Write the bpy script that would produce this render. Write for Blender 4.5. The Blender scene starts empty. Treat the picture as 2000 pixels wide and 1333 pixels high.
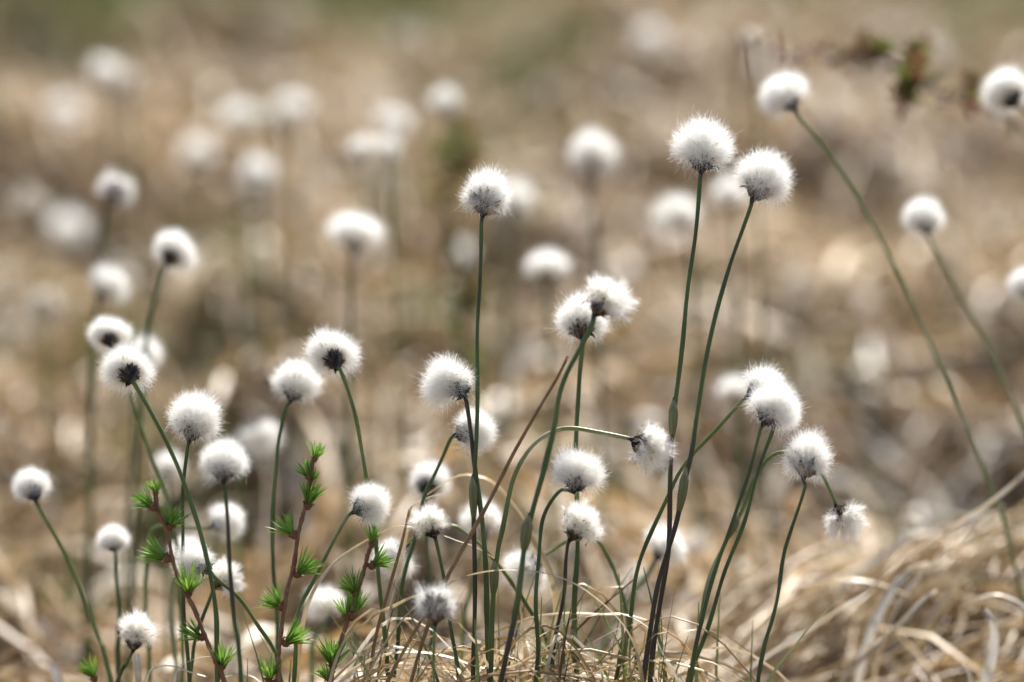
import bpy, math, random
import numpy as np
from mathutils import Vector, Quaternion

# ------------------------------------------------------------------ camera, sky, sun, exposure
SC = bpy.context.scene
COL = SC.collection
PITCH = math.radians(8.0)
CAM = np.array([0.0, 0.0, 0.51])
FOCUS = 2.5
W = 0.168                                   # frame width per metre of depth
FW = np.array([0, math.cos(PITCH), -math.sin(PITCH)])
UP = np.array([0, math.sin(PITCH), math.cos(PITCH)])
RT = np.array([1.0, 0, 0])

cam = bpy.data.cameras.new('camera')
cam.sensor_width = 36.0
cam.lens = 36.0 / W
cam.clip_start = 0.05
cam.clip_end = 500
cam.dof.use_dof = True
cam.dof.focus_distance = FOCUS
cam.dof.aperture_fstop = 4.9
co = bpy.data.objects.new('camera', cam)
COL.objects.link(co)
co.location = CAM
co.rotation_euler = (math.pi / 2 - PITCH, 0, 0)
SC.camera = co

SUN_EL, SUN_AZ = math.radians(51), math.radians(14)     # behind the plants, a little to the right
world = bpy.data.worlds.new('World')
SC.world = world
world.use_nodes = True
wn = world.node_tree
sky = wn.nodes.new('ShaderNodeTexSky')
sky.sky_type = 'NISHITA'
sky.sun_disc = False
sky.sun_elevation = SUN_EL
sky.sun_rotation = SUN_AZ
bg = wn.nodes['Background']
bg.inputs['Strength'].default_value = 0.092
wn.links.new(sky.outputs[0], bg.inputs['Color'])
sl = bpy.data.lights.new('sun', 'SUN')
sl.energy = 5.0
sl.angle = math.radians(0.5)
sl.color = (1.0, 0.95, 0.87)
so = bpy.data.objects.new('sun', sl)
COL.objects.link(so)
sv = Vector((math.cos(SUN_EL) * math.sin(SUN_AZ), math.cos(SUN_EL) * math.cos(SUN_AZ), math.sin(SUN_EL)))
so.rotation_euler = sv.to_track_quat('Z', 'Y').to_euler()
SC.view_settings.view_transform = 'Standard'
SC.view_settings.look = 'None'
SC.view_settings.exposure = 0.9
SC.view_settings.gamma = 1.0
cy = SC.cycles
cy.max_bounces = 20
cy.diffuse_bounces = 14
cy.transmission_bounces = 16
cy.use_denoising = True
cy.sample_clamp_indirect = 8
cy.use_adaptive_sampling = False

rnd = random.Random(7)
NR = np.random.default_rng(11)

# ------------------------------------------------------------------ helpers
def px(x, y, D):
    """a point at depth D (metres along the view axis) seen at photo pixel x, y"""
    u = (x - 1000) / 2000 * W
    v = (666.5 - y) / 2000 * W
    return CAM + D * (FW + u * RT + v * UP)

def mesh(name, verts, faces, mats, smooth=True, attrs=None, fmat=None):
    verts = np.asarray(verts, dtype=np.float32).reshape(-1, 3)
    faces = np.asarray(faces, dtype=np.int32)
    n = faces.shape[1]
    me = bpy.data.meshes.new(name)
    me.vertices.add(len(verts))
    me.vertices.foreach_set('co', verts.ravel())
    me.loops.add(faces.size)
    me.loops.foreach_set('vertex_index', faces.ravel())
    me.polygons.add(len(faces))
    me.polygons.foreach_set('loop_start', np.arange(0, faces.size, n, dtype=np.int32))
    if fmat is not None:
        me.polygons.foreach_set('material_index', np.asarray(fmat, dtype=np.int32))
    me.update(calc_edges=True)
    if smooth:
        me.polygons.foreach_set('use_smooth', np.ones(len(faces), dtype=bool))
    for k, a in (attrs or {}).items():
        at = me.attributes.new(k, 'FLOAT', 'POINT')
        at.data.foreach_set('value', np.asarray(a, dtype=np.float32).ravel())
    for m in (mats if isinstance(mats, (list, tuple)) else [mats]):
        me.materials.append(m)
    return me

def link(name, me, parent=None, loc=None):
    o = bpy.data.objects.new(name, me)
    COL.objects.link(o)
    if parent is not None:
        o.parent = parent
    if loc is not None:
        o.location = loc
    return o

def tag(o, label, cat, group=None, kind=None):
    o['label'] = label
    o['category'] = cat
    if group:
        o['group'] = group
    o['kind'] = kind or 'thing'
    return o

def empty(name, loc):
    o = bpy.data.objects.new(name, None)
    o.empty_display_size = 0.01
    COL.objects.link(o)
    o.location = loc
    return o

def norm(v):
    return v / np.maximum(np.linalg.norm(v, axis=-1, keepdims=True), 1e-9)

def ribbons(P, Wd, side, fold=0.0):
    """P (N,K,3) centre lines, Wd (N,K) half widths, side (N,K,3) -> verts, quads; fold>0 gives a V-shaped section"""
    N, K, _ = P.shape
    side = norm(side)
    if fold <= 0:
        V = np.stack([P - side * Wd[..., None], P + side * Wd[..., None]], axis=2)
        C = 2
    else:
        T = np.gradient(P, axis=1)
        nn = norm(np.cross(T, side))
        V = np.stack([P - side * Wd[..., None] + nn * (Wd * fold)[..., None], P,
                      P + side * Wd[..., None] + nn * (Wd * fold)[..., None]], axis=2)
        C = 3
    idx = np.arange(N * K * C).reshape(N, K, C)
    q = [np.stack([idx[:, :-1, c], idx[:, :-1, c + 1], idx[:, 1:, c + 1], idx[:, 1:, c]], axis=-1).reshape(-1, 4)
         for c in range(C - 1)]
    return V.reshape(-1, 3), np.concatenate(q), C

def catmull(pts, n):
    pts = np.asarray(pts, float)
    if len(pts) == 2:
        t = np.linspace(0, 1, n)[:, None]
        return pts[0] * (1 - t) + pts[1] * t
    P = np.vstack([2 * pts[0] - pts[1], pts, 2 * pts[-1] - pts[-2]])
    seg = np.linalg.norm(np.diff(pts, axis=0), axis=1)
    cum = np.concatenate([[0], np.cumsum(seg)])
    out = []
    for s in np.linspace(0, cum[-1], n):
        i = min(int(np.searchsorted(cum, s, side='right')) - 1, len(pts) - 2)
        i = max(i, 0)
        t = (s - cum[i]) / max(seg[i], 1e-9)
        p0, p1, p2, p3 = P[i], P[i + 1], P[i + 2], P[i + 3]
        out.append(0.5 * ((2 * p1) + (-p0 + p2) * t + (2 * p0 - 5 * p1 + 4 * p2 - p3) * t * t + (-p0 + 3 * p1 - 3 * p2 + p3) * t ** 3))
    return np.array(out)

def tube(P, R, sides=8):
    P = np.asarray(P, float)
    K = len(P)
    R = np.broadcast_to(np.asarray(R, float), (K,))
    T = norm(np.gradient(P, axis=0))
    a = np.array([0, 1.0, 0.1]) if abs(T[0][1]) < 0.8 else np.array([1.0, 0, 0])
    A = []
    for t in T:
        a = a - t * np.dot(a, t)
        a = a / np.linalg.norm(a)
        A.append(a)
    A = np.array(A)
    B = np.cross(T, A)
    ang = np.arange(sides) * 2 * math.pi / sides
    V = P[:, None] + R[:, None, None] * (np.cos(ang)[None, :, None] * A[:, None] + np.sin(ang)[None, :, None] * B[:, None])
    idx = np.arange(K * sides).reshape(K, sides)
    nx = np.roll(idx, -1, axis=1)
    q = np.stack([idx[:-1], nx[:-1], nx[1:], idx[1:]], axis=-1).reshape(-1, 4)
    return V.reshape(-1, 3), q

def smooth_noise(x, y, seed, f=1.0):
    r = np.random.default_rng(seed)
    s = 0
    for k in range(7):
        a = r.uniform(0, 6.283)
        fr = f * r.uniform(0.6, 1.6)
        s = s + np.sin(fr * (x * math.cos(a) + y * math.sin(a)) + r.uniform(0, 6.283))
    return s / 3.0

_tr = np.random.default_rng(99)
TUS = []
for _ in range(150):
    _y = _tr.uniform(2.95, 7.0); _x = _tr.uniform(-1, 1) * (.12 * _y + .12)
    _s = (_tr.uniform(.045, .11), _tr.uniform(.015, .048))
    if not (_y < 4.3 and .03 < _x < .5):
        TUS.append((_x, _y) + _s)

def gh(x, y):
    """ground height"""
    x = np.asarray(x, float); y = np.asarray(y, float)
    far = np.clip((y - 2.7) / 0.3, 0, 1)
    h = -.065 + .05 * np.clip((y - 3.0) / 1.5, 0, 1)
    h = h + far * (0.020 * smooth_noise(x, y, 3, 11.0) + 0.014 * smooth_noise(x, y, 4, 24.0) + 0.009 * smooth_noise(x, y, 6, 62.0) - 0.006)
    for (tx, ty, tr, th) in TUS:
        h = h + th * np.exp(-(((x - tx) / tr) ** 2 + ((y - ty) / (tr * .8)) ** 2) ** 1.5)
    h = h - 0.05 * np.exp(-(((x - 0.24) / 0.17) ** 2 + ((y - 3.26) / 0.16) ** 2)) + 0.02 * np.exp(-(((x - 0.28) / 0.2) ** 2 + ((y - 3.85) / 0.09) ** 2))
    h = h + 0.078 * np.exp(-(((x - 0.30) / 0.17) ** 2 + ((y - 2.84) / 0.12) ** 2))
    h = h + 0.05 * np.exp(-(((x - 0.02) / 0.17) ** 2 + ((y - 2.46) / 0.10) ** 2))
    h = h + 0.05 * np.clip((y - 7) / 10, 0, 1) * smooth_noise(x, y, 5, 1.5)
    return h

# ------------------------------------------------------------------ materials
def new_mat(name):
    m = bpy.data.materials.new(name)
    m.use_nodes = True
    nt = m.node_tree
    nt.nodes.clear()
    return m, nt, nt.nodes.new('ShaderNodeOutputMaterial')

def N(nt, t, **kw):
    n = nt.nodes.new(t)
    for k, v in kw.items():
        setattr(n, k, v)
    return n

def ramp(nt, stops):
    r = N(nt, 'ShaderNodeValToRGB')
    el = r.color_ramp.elements
    while len(el) > 1:
        el.remove(el[0])
    el[0].position, el[0].color = stops[0][0], (*stops[0][1], 1)
    for p, c in stops[1:]:
        e = el.new(p)
        e.color = (*c, 1)
    return r

def leafy(name, stops, attr='tint', trans=0.3, rough=0.5, noise=None, spec=0.3):
    """leaf or fibre surface: colour from a per-blade number (+ object noise), thin and partly translucent"""
    m, nt, out = new_mat(name)
    at = N(nt, 'ShaderNodeAttribute', attribute_name=attr)
    fac = at.outputs['Fac']
    if noise:
        tc = N(nt, 'ShaderNodeTexCoord')
        nz = N(nt, 'ShaderNodeTexNoise')
        nz.inputs['Scale'].default_value = noise[0]
        nz.inputs['Detail'].default_value = 3
        nt.links.new(tc.outputs['Object'], nz.inputs['Vector'])
        md = N(nt, 'ShaderNodeMath', operation='MULTIPLY_ADD')
        md.inputs[1].default_value = noise[1]
        nt.links.new(nz.outputs['Fac'], md.inputs[0])
        ad = N(nt, 'ShaderNodeMath', operation='SUBTRACT')
        nt.links.new(fac, ad.inputs[0])
        ad.inputs[1].default_value = noise[1] * 0.5
        nt.links.new(ad.outputs[0], md.inputs[2])
        fac = md.outputs[0]
    r = ramp(nt, stops)
    nt.links.new(fac, r.inputs[0])
    p = N(nt, 'ShaderNodeBsdfPrincipled')
    p.inputs['Roughness'].default_value = rough
    p.inputs['Specular IOR Level'].default_value = spec
    nt.links.new(r.outputs[0], p.inputs['Base Color'])
    t = N(nt, 'ShaderNodeBsdfTranslucent')
    nt.links.new(r.outputs[0], t.inputs['Color'])
    mx = N(nt, 'ShaderNodeMixShader')
    mx.inputs[0].default_value = trans
    nt.links.new(p.outputs[0], mx.inputs[1])
    nt.links.new(t.outputs[0], mx.inputs[2])
    nt.links.new(mx.outputs[0], out.inputs[0])
    return m

M_dry = leafy('dry_grass', [(0, (.035, .021, .010)), (.3, (.23, .135, .050)), (.55, (.46, .30, .13)), (.8, (.62, .45, .245)), (1, (.76, .68, .56))],
              trans=.3, rough=.42, noise=(60, .35), spec=.4)
M_straw = leafy('straw', [(0, (.10, .055, .022)), (.35, (.34, .21, .085)), (.6, (.52, .37, .18)), (.85, (.66, .54, .36)), (1, (.76, .70, .60))],
                trans=.28, rough=.38, noise=(140, .5), spec=.45)
M_sedge = leafy('green_sedge', [(0, (.04, .06, .018)), (.5, (.12, .15, .05)), (1, (.26, .28, .10))], trans=.35, noise=(30, .3))
M_white = leafy('cotton_fibre', [(0, (.88, .80, .66)), (.22, (.97, .945, .88)), (1, (.98, .975, .96))], trans=.5, rough=.5, spec=.3)
M_far_dim = leafy('dimmed_cotton', [(0, (.55, .45, .34)), (.3, (.70, .63, .53)), (1, (.78, .74, .67))], trans=.45)  # fluff colour dimmed so that far heads look fainter
M_scale = leafy('bract_scale', [(0, (.012, .011, .011)), (.5, (.04, .036, .034)), (.75, (.15, .10, .065)), (1, (.36, .27, .18))], trans=.15, rough=.5, noise=(300, .3))
M_anther = leafy('withered_anther', [(0, (.12, .06, .025)), (.5, (.33, .18, .075)), (1, (.55, .36, .18))], trans=.3)
M_needle = leafy('larch_needle', [(0, (.06, .15, .02)), (.5, (.15, .30, .038)), (1, (.28, .46, .08))], trans=.4, rough=.4, spec=.4)
M_shrub = leafy('shrub_leaf', [(0, (.14, .045, .03)), (.35, (.22, .11, .055)), (.6, (.12, .14, .03)), (1, (.20, .24, .05))], trans=.35, rough=.35)
M_bud = leafy('bud', [(0, (.45, .25, .2)), (1, (.75, .66, .62))], trans=.3)

def stemmy(name, stops, nscale, rough=.38, spec=.38, stripes=False):
    m, nt, out = new_mat(name)
    at = N(nt, 'ShaderNodeAttribute', attribute_name='tint')
    tc = N(nt, 'ShaderNodeTexCoord')
    nz = N(nt, 'ShaderNodeTexNoise')
    nz.inputs['Scale'].default_value = nscale
    nz.inputs['Detail'].default_value = 4
    mp = N(nt, 'ShaderNodeMapping')
    mp.inputs['Scale'].default_value = (1, 1, .22)
    nt.links.new(tc.outputs['Object'], mp.inputs[0])
    nt.links.new(mp.outputs[0], nz.inputs['Vector'])
    md = N(nt, 'ShaderNodeMath', operation='MULTIPLY_ADD')
    md.inputs[1].default_value = .3
    ad = N(nt, 'ShaderNodeMath', operation='SUBTRACT')
    ad.inputs[1].default_value = .15
    nt.links.new(at.outputs['Fac'], ad.inputs[0])
    nt.links.new(nz.outputs['Fac'], md.inputs[0])
    nt.links.new(ad.outputs[0], md.inputs[2])
    r = ramp(nt, stops)
    nt.links.new(md.outputs[0], r.inputs[0])
    p = N(nt, 'ShaderNodeBsdfPrincipled')
    p.inputs['Roughness'].default_value = rough
    p.inputs['Specular IOR Level'].default_value = spec
    nt.links.new(r.outputs[0], p.inputs['Base Color'])
    bp = N(nt, 'ShaderNodeBump')
    bp.inputs['Strength'].default_value = .25
    bp.inputs['Distance'].default_value = .0004
    nt.links.new(nz.outputs['Fac'], bp.inputs['Height'])
    nt.links.new(bp.outputs[0], p.inputs['Normal'])
    nt.links.new(p.outputs[0], out.inputs[0])
    return m

# stems: 0 dark reddish, .35 dark green, .65 fresh green, 1 pale straw green
M_stem = stemmy('grass_stem', [(0, (.035, .02, .016)), (.2, (.05, .035, .02)), (.36, (.056, .094, .020)), (.6, (.115, .16, .034)), (.8, (.19, .22, .07)), (1, (.42, .40, .24))], 400)
M_sheath = stemmy('leaf_sheath', [(0, (.03, .02, .015)), (.3, (.075, .09, .03)), (.6, (.17, .17, .07)), (1, (.36, .27, .14))], 900)
M_larch = stemmy('larch_bark', [(0, (.09, .035, .016)), (.5, (.21, .095, .045)), (1, (.40, .24, .13))], 900, rough=.5)
M_twig = stemmy('shrub_bark', [(0, (.06, .03, .025)), (1, (.22, .13, .11))], 300)

def ground_mat():
    m, nt, out = new_mat('ground')
    tc = N(nt, 'ShaderNodeTexCoord')
    a = N(nt, 'ShaderNodeTexNoise'); a.inputs['Scale'].default_value = 7; a.inputs['Detail'].default_value = 8; a.inputs['Roughness'].default_value = .65
    b = N(nt, 'ShaderNodeTexNoise'); b.inputs['Scale'].default_value = 140; b.inputs['Detail'].default_value = 6
    for n in (a, b):
        nt.links.new(tc.outputs['Object'], n.inputs['Vector'])
    r = ramp(nt, [(.3, (.06, .042, .025)), (.48, (.15, .10, .06)), (.6, (.24, .17, .10)), (.75, (.14, .14, .06))])
    nt.links.new(a.outputs['Fac'], r.inputs[0])
    mx = N(nt, 'ShaderNodeMix', data_type='RGBA', blend_type='OVERLAY')
    mx.inputs[0].default_value = .7
    nt.links.new(r.outputs[0], mx.inputs[6])
    nt.links.new(b.outputs['Fac'], mx.inputs[7])
    p = N(nt, 'ShaderNodeBsdfPrincipled')
    p.inputs['Roughness'].default_value = .9
    nt.links.new(mx.outputs[2], p.inputs['Base Color'])
    bp = N(nt, 'ShaderNodeBump'); bp.inputs['Distance'].default_value = .01
    nt.links.new(b.outputs['Fac'], bp.inputs['Height'])
    nt.links.new(bp.outputs[0], p.inputs['Normal'])
    nt.links.new(p.outputs[0], out.inputs[0])
    return m
M_ground = ground_mat()

# ------------------------------------------------------------------ ground: one sheet to the horizon
def axis(lo, hi, fine_lo, fine_hi, step):
    f = np.arange(fine_lo, fine_hi + 1e-6, step)
    g = np.geomspace(step * 1.5, hi - fine_hi, 26)
    l = np.geomspace(step * 1.5, fine_lo - lo, 22)
    return np.concatenate([(fine_lo - l)[::-1], f, fine_hi + g])
gx = axis(-180, 180, -1.3, 1.3, .02)
gy = axis(-60, 300, 1.8, 7.0, .02)
X, Y = np.meshgrid(gx, gy, indexing='ij')
GV = np.stack([X, Y, gh(X, Y) - 0.006], axis=-1)
gi = np.arange(X.size).reshape(X.shape)
GF = np.stack([gi[:-1, :-1], gi[1:, :-1], gi[1:, 1:], gi[:-1, 1:]], axis=-1).reshape(-1, 4)
ground = link('ground', mesh('ground', GV, GF, M_ground))
ground['kind'] = 'structure'

# ------------------------------------------------------------------ dead grass lying over the bog (nobody could count it)
def litter(n, xr, yr, length, width, arch, seed, tint_mean, K=6, upright=0.0, mask=None, cluster=0, csize=.01):
    r = np.random.default_rng(seed)
    x = r.uniform(*xr, n); y = r.uniform(*yr, n)
    if cluster:
        c = r.integers(0, cluster, n)
        x = x[c] + r.normal(0, csize, n); y = y[c] + r.normal(0, csize * 1.5, n)
    if mask is not None:
        k = mask(x, y, r)
        x, y = x[k], y[k]
        n = len(x)
    L = r.uniform(*length, n)
    az = r.uniform(0, 2 * math.pi, n)
    t = np.linspace(0, 1, K)[None, :]
    bend = r.uniform(-1.1, 1.1, n)[:, None]
    a = az[:, None] + bend * (t - .5)
    ln = L[:, None] * t
    tilt = np.abs(r.normal(0, 1, n)) * upright
    tilt = np.clip(tilt, 0, 1.45)[:, None] * (1 - .35 * t)
    step = L[:, None] / (K - 1)
    dx = np.cumsum(np.cos(a) * np.cos(tilt) * step, axis=1)
    dy = np.cumsum(np.sin(a) * np.cos(tilt) * step, axis=1)
    dz = np.cumsum(np.sin(tilt) * step, axis=1)
    Px = x[:, None] + dx - dx[:, :1]
    Py = y[:, None] + dy - dy[:, :1]
    ar = np.abs(r.normal(0, 1, n))[:, None] * arch
    off = r.uniform(0.0, .012, n)[:, None]
    Pz = gh(Px, Py) + off + ar * 4 * t * (1 - t) + (dz - dz[:, :1]) - .004
    P = np.stack([Px, Py, Pz], axis=-1)
    wd = r.uniform(*width, n)[:, None] * (np.sin(np.pi * np.clip(.12 + .86 * t, 0, 1)) ** .6)
    side = np.stack([-np.sin(a), np.cos(a), r.normal(0, .7, n)[:, None] + 0 * a], axis=-1)
    V, F, C = ribbons(P, wd * .5, side)
    patch = .09 * smooth_noise(x, y, 8, 7) + .14 * smooth_noise(x, y, 9, 30) - .62 * np.exp(-(((x - .25) / .13) ** 2 + ((y - 3.42) / .19) ** 2) ** 1.5)  # last term: shadow of the right hollow painted in as darker blades
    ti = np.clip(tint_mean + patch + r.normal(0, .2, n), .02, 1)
    return V, F, np.repeat(ti, K * C)

def join(parts):
    vs, fs, ts, o = [], [], [], 0
    for v, f, t in parts:
        vs.append(v); fs.append(f + o); ts.append(t); o += len(v)
    return np.concatenate(vs), np.concatenate(fs), np.concatenate(ts)

cone = lambda x, y, r: (np.abs(x) < .3 + .1 * y)
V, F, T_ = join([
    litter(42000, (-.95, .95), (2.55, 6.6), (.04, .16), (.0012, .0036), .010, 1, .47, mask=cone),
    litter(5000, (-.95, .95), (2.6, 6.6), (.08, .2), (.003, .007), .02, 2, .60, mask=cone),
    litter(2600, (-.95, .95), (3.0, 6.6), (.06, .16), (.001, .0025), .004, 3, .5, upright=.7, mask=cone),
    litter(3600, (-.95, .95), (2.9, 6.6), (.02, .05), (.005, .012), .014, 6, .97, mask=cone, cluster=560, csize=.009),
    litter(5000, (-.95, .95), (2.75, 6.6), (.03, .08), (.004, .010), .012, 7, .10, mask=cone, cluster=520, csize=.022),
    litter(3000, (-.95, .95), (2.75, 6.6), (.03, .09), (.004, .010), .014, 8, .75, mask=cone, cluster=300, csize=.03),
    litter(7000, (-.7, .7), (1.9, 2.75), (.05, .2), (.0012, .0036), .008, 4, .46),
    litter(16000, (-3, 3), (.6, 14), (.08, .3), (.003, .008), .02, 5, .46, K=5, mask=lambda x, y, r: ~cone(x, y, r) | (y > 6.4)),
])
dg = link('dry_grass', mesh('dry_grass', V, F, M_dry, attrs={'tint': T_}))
tag(dg, 'matted tan dead grass covering the whole bog floor', 'grass', kind='stuff')

# green sedge tufts among it
def sedge(spots, seed):
    r = np.random.default_rng(seed)
    parts = []
    for (cx, cyy, n, hgt, spread) in spots:
        K = 6
        t = np.linspace(0, 1, K)[None, :]
        x = cx + r.normal(0, spread, n); y = cyy + r.normal(0, spread, n)
        a = r.uniform(0, 6.283, n); lean = np.abs(r.normal(.25, .25, n))
        L = hgt * r.uniform(.5, 1.15, n)
        dxy = (L * lean)[:, None] * t ** 1.8
        P = np.stack([x[:, None] + np.cos(a)[:, None] * dxy, y[:, None] + np.sin(a)[:, None] * dxy,
                      gh(x, y)[:, None] - .004 + L[:, None] * t * (1 - .25 * lean[:, None] * t)], axis=-1)
        wd = r.uniform(.0012, .0028, n)[:, None] * (1 - t ** 2 * .85)
        sd = np.stack([-np.sin(a), np.cos(a), 0 * a], axis=-1)[:, None, :].repeat(K, 1)
        V, F, C = ribbons(P, wd * .5, sd)
        parts.append((V, F, np.repeat(np.clip(r.normal(.5, .22, n), 0, 1), K * C)))
    return join(parts)

def gp(x, y):
    """ground point seen at a photo pixel"""
    d = FW + (x - 1000) / 2000 * W * RT + (666.5 - y) / 2000 * W * UP
    D = -CAM[2] / d[2]
    return CAM + D * d, D
sp = []
for (x, y, n, hh, s) in [(60, 120, 600, .11, .13), (250, 60, 600, .11, .13), (420, 110, 380, .10, .13), (640, 60, 420, .10, .14), (820, 30, 350, .10, .12), (1500, 20, 160, .07, .12), (700, 120, 130, .08, .1),
                         (1080, 190, 170, .10, .035), (1060, 330, 120, .09, .03), (1130, 60, 120, .1, .06), (900, 40, 160, .1, .09), (1990, 170, 200, .12, .035), (1960, 60, 160, .1, .08),
                         (500, 700, 45, .06, .02), (460, 470, 60, .07, .03), (480, 300, 60, .07, .03), (860, 420, 90, .07, .03), (890, 640, 60, .05, .02),
                         (1640, 650, 60, .05, .03), (1480, 640, 50, .05, .03), (1620, 30, 120, .09, .08), (150, 640, 40, .06, .03), (330, 40, 240, .1, .1), (20, 20, 240, .1, .1), (1330, 560, 30, .05, .02)]:
    p, D = gp(x, y)
    sp.append((p[0], p[1], n, hh, s))
sp += [(-.02, 2.47, 45, .09, .035), (.05, 2.47, 40, .085, .03), (-.09, 2.5, 25, .075, .03)]
for k in range(110):
    _y = rnd.uniform(3.0, 6.2)
    sp.append((rnd.uniform(-1, 1) * (.1 * _y + .05), _y, rnd.randrange(10, 34), rnd.uniform(.03, .07), rnd.uniform(.012, .035)))
for k in range(60):
    sp.append((rnd.uniform(-3, 3), rnd.uniform(6.2, 14), 50, .13, .08))
V, F, T_ = sedge(sp, 21)
gs = link('green_sedge', mesh('green_sedge', V, F, M_sedge, attrs={'tint': T_}))
tag(gs, 'sparse olive green sedge sprouting through the dead grass', 'grass', kind='stuff')

# ------------------------------------------------------------------ cotton grass heads (meshes shared by the copies), unit = one head radius, stem end at the origin
CZ = .70
def fluff(seed, n, hair_w, clumps, pull, K=6, lop=(0, 0), polar=134, ragged=.12, vert=.92, wiggle=.13, mat=None):
    r = np.random.default_rng(seed)
    cmin = math.cos(math.radians(polar))
    def dirs(m):
        c = r.uniform(cmin, 1, m); a = r.uniform(0, 2 * math.pi, m)
        s = np.sqrt(1 - c * c)
        return np.stack([s * np.cos(a), s * np.sin(a), c], -1)
    d = dirs(int(n * 1.6))
    d = d[r.uniform(0, 1, len(d)) < np.where(d[:, 2] < -.5, .3, np.where(d[:, 2] < -.2, .62, 1.0))][:n]
    n = len(d)
    cd = dirs(clumps)
    cl_len = 1 + r.normal(0, ragged, clumps)
    cl_off = r.normal(0, .25, (clumps, 3))
    near = np.argmax(d @ cd.T, axis=1)
    d2 = norm(d * (1 - pull) + cd[near] * pull)
    rad = (1 - np.abs(r.normal(0, .075, n))) * (1 - pull + pull * cl_len[near]) * (1 + .05 * r.normal(0, 1, n))
    lobe = 1 + .12 * np.sin(3.2 * d2[:, 0] + seed) * np.cos(2.8 * d2[:, 1] + seed * 2) + .07 * np.sin(5 * d2[:, 2] + 2 * d2[:, 0] + seed) + .06 * np.sin(8 * d2[:, 1] + 5 * d2[:, 2] + seed)
    rad = rad * lobe
    inner = r.uniform(0, 1, n) < .3
    rad = np.where(inner, rad * r.uniform(.55, .9, n), rad)
    stray = r.uniform(0, 1, n) < .022
    rad = np.where(stray, rad * r.uniform(1.03, 1.14, n), rad)
    low = np.clip((-d2[:, 2] - .1) / .5, 0, 1)
    rad = rad * (1 - .10 * low)
    E = np.stack([d2[:, 0] * rad * (1 + lop[0] * (d2[:, 0] > 0)), d2[:, 1] * rad, CZ + d2[:, 2] * rad * vert], -1)
    E[:, 0] += lop[1] * .2
    ra = r.uniform(0, 6.283, n); rr = .14 * np.sqrt(r.uniform(0, 1, n))
    Z0 = .16 + .42 * np.clip((d2[:, 2] + .6) / 1.6, 0, 1) + r.normal(0, .05, n)
    S = np.stack([rr * np.cos(ra), rr * np.sin(ra), Z0], -1)
    S[:, 2] += .22 * low
    M = S * .5 + E * .5 + np.array([0, 0, .24]) * low[:, None] + norm(d2 * np.array([1, 1, 0])) * (.16 * low[:, None]) + np.array([0, 0, .10]) * (1 - d2[:, 2:3]) + r.normal(0, .05, (n, 3)) + cl_off[near] * pull * .3
    cur = r.normal(0, wiggle * 1.7, (n, 3))                # the silk curls sideways at its tips
    cur = (cur - d2 * np.sum(cur * d2, axis=1, keepdims=True) * .8)[:, None]
    t = np.linspace(0, 1, K)[None, :, None]
    P = S[:, None] * (1 - t) ** 2 + 2 * M[:, None] * t * (1 - t) + E[:, None] * t ** 2
    P = P + r.normal(0, wiggle, (n, K, 3)) * t ** 1.5 * .6 + cur * t ** 2.5
    wd = hair_w * r.uniform(.7, 1.3, n)[:, None] * (1 - .65 * t[..., 0])
    sd = r.normal(0, 1, (n, 1, 3)).repeat(K, 1)
    V, F, C = ribbons(P, wd * .5, sd)
    tint = np.clip(.15 + .8 * t[..., 0] + r.normal(0, .12, n)[:, None], 0, 1)
    return mesh('seed_head', V, F, mat or M_white, attrs={'tint': np.repeat(tint, C, axis=1)})

def leaflets(S, D0, D1, L, Wd, r, K=5, curl=.3):
    """pointed scales: start S, going D0 then D1"""
    n = len(S)
    t = np.linspace(0, 1, K)[None, :, None]
    D = norm(D0)[:, None] * (1 - t) + norm(D1)[:, None] * t
    P = S[:, None] + np.cumsum(D, axis=1) * (L / K)[:, None, None]
    w = Wd[:, None] * np.array([.75, 1, .95, .6, .06])[None, :K] if K == 5 else Wd[:, None] * (1 - np.linspace(0, 1, K) ** 2)[None]
    side = np.cross(D, np.array([0, 0, 1.0])) + r.normal(0, .15, (n, 1, 3))
    return ribbons(P, w * .5, side, fold=curl)

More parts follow.
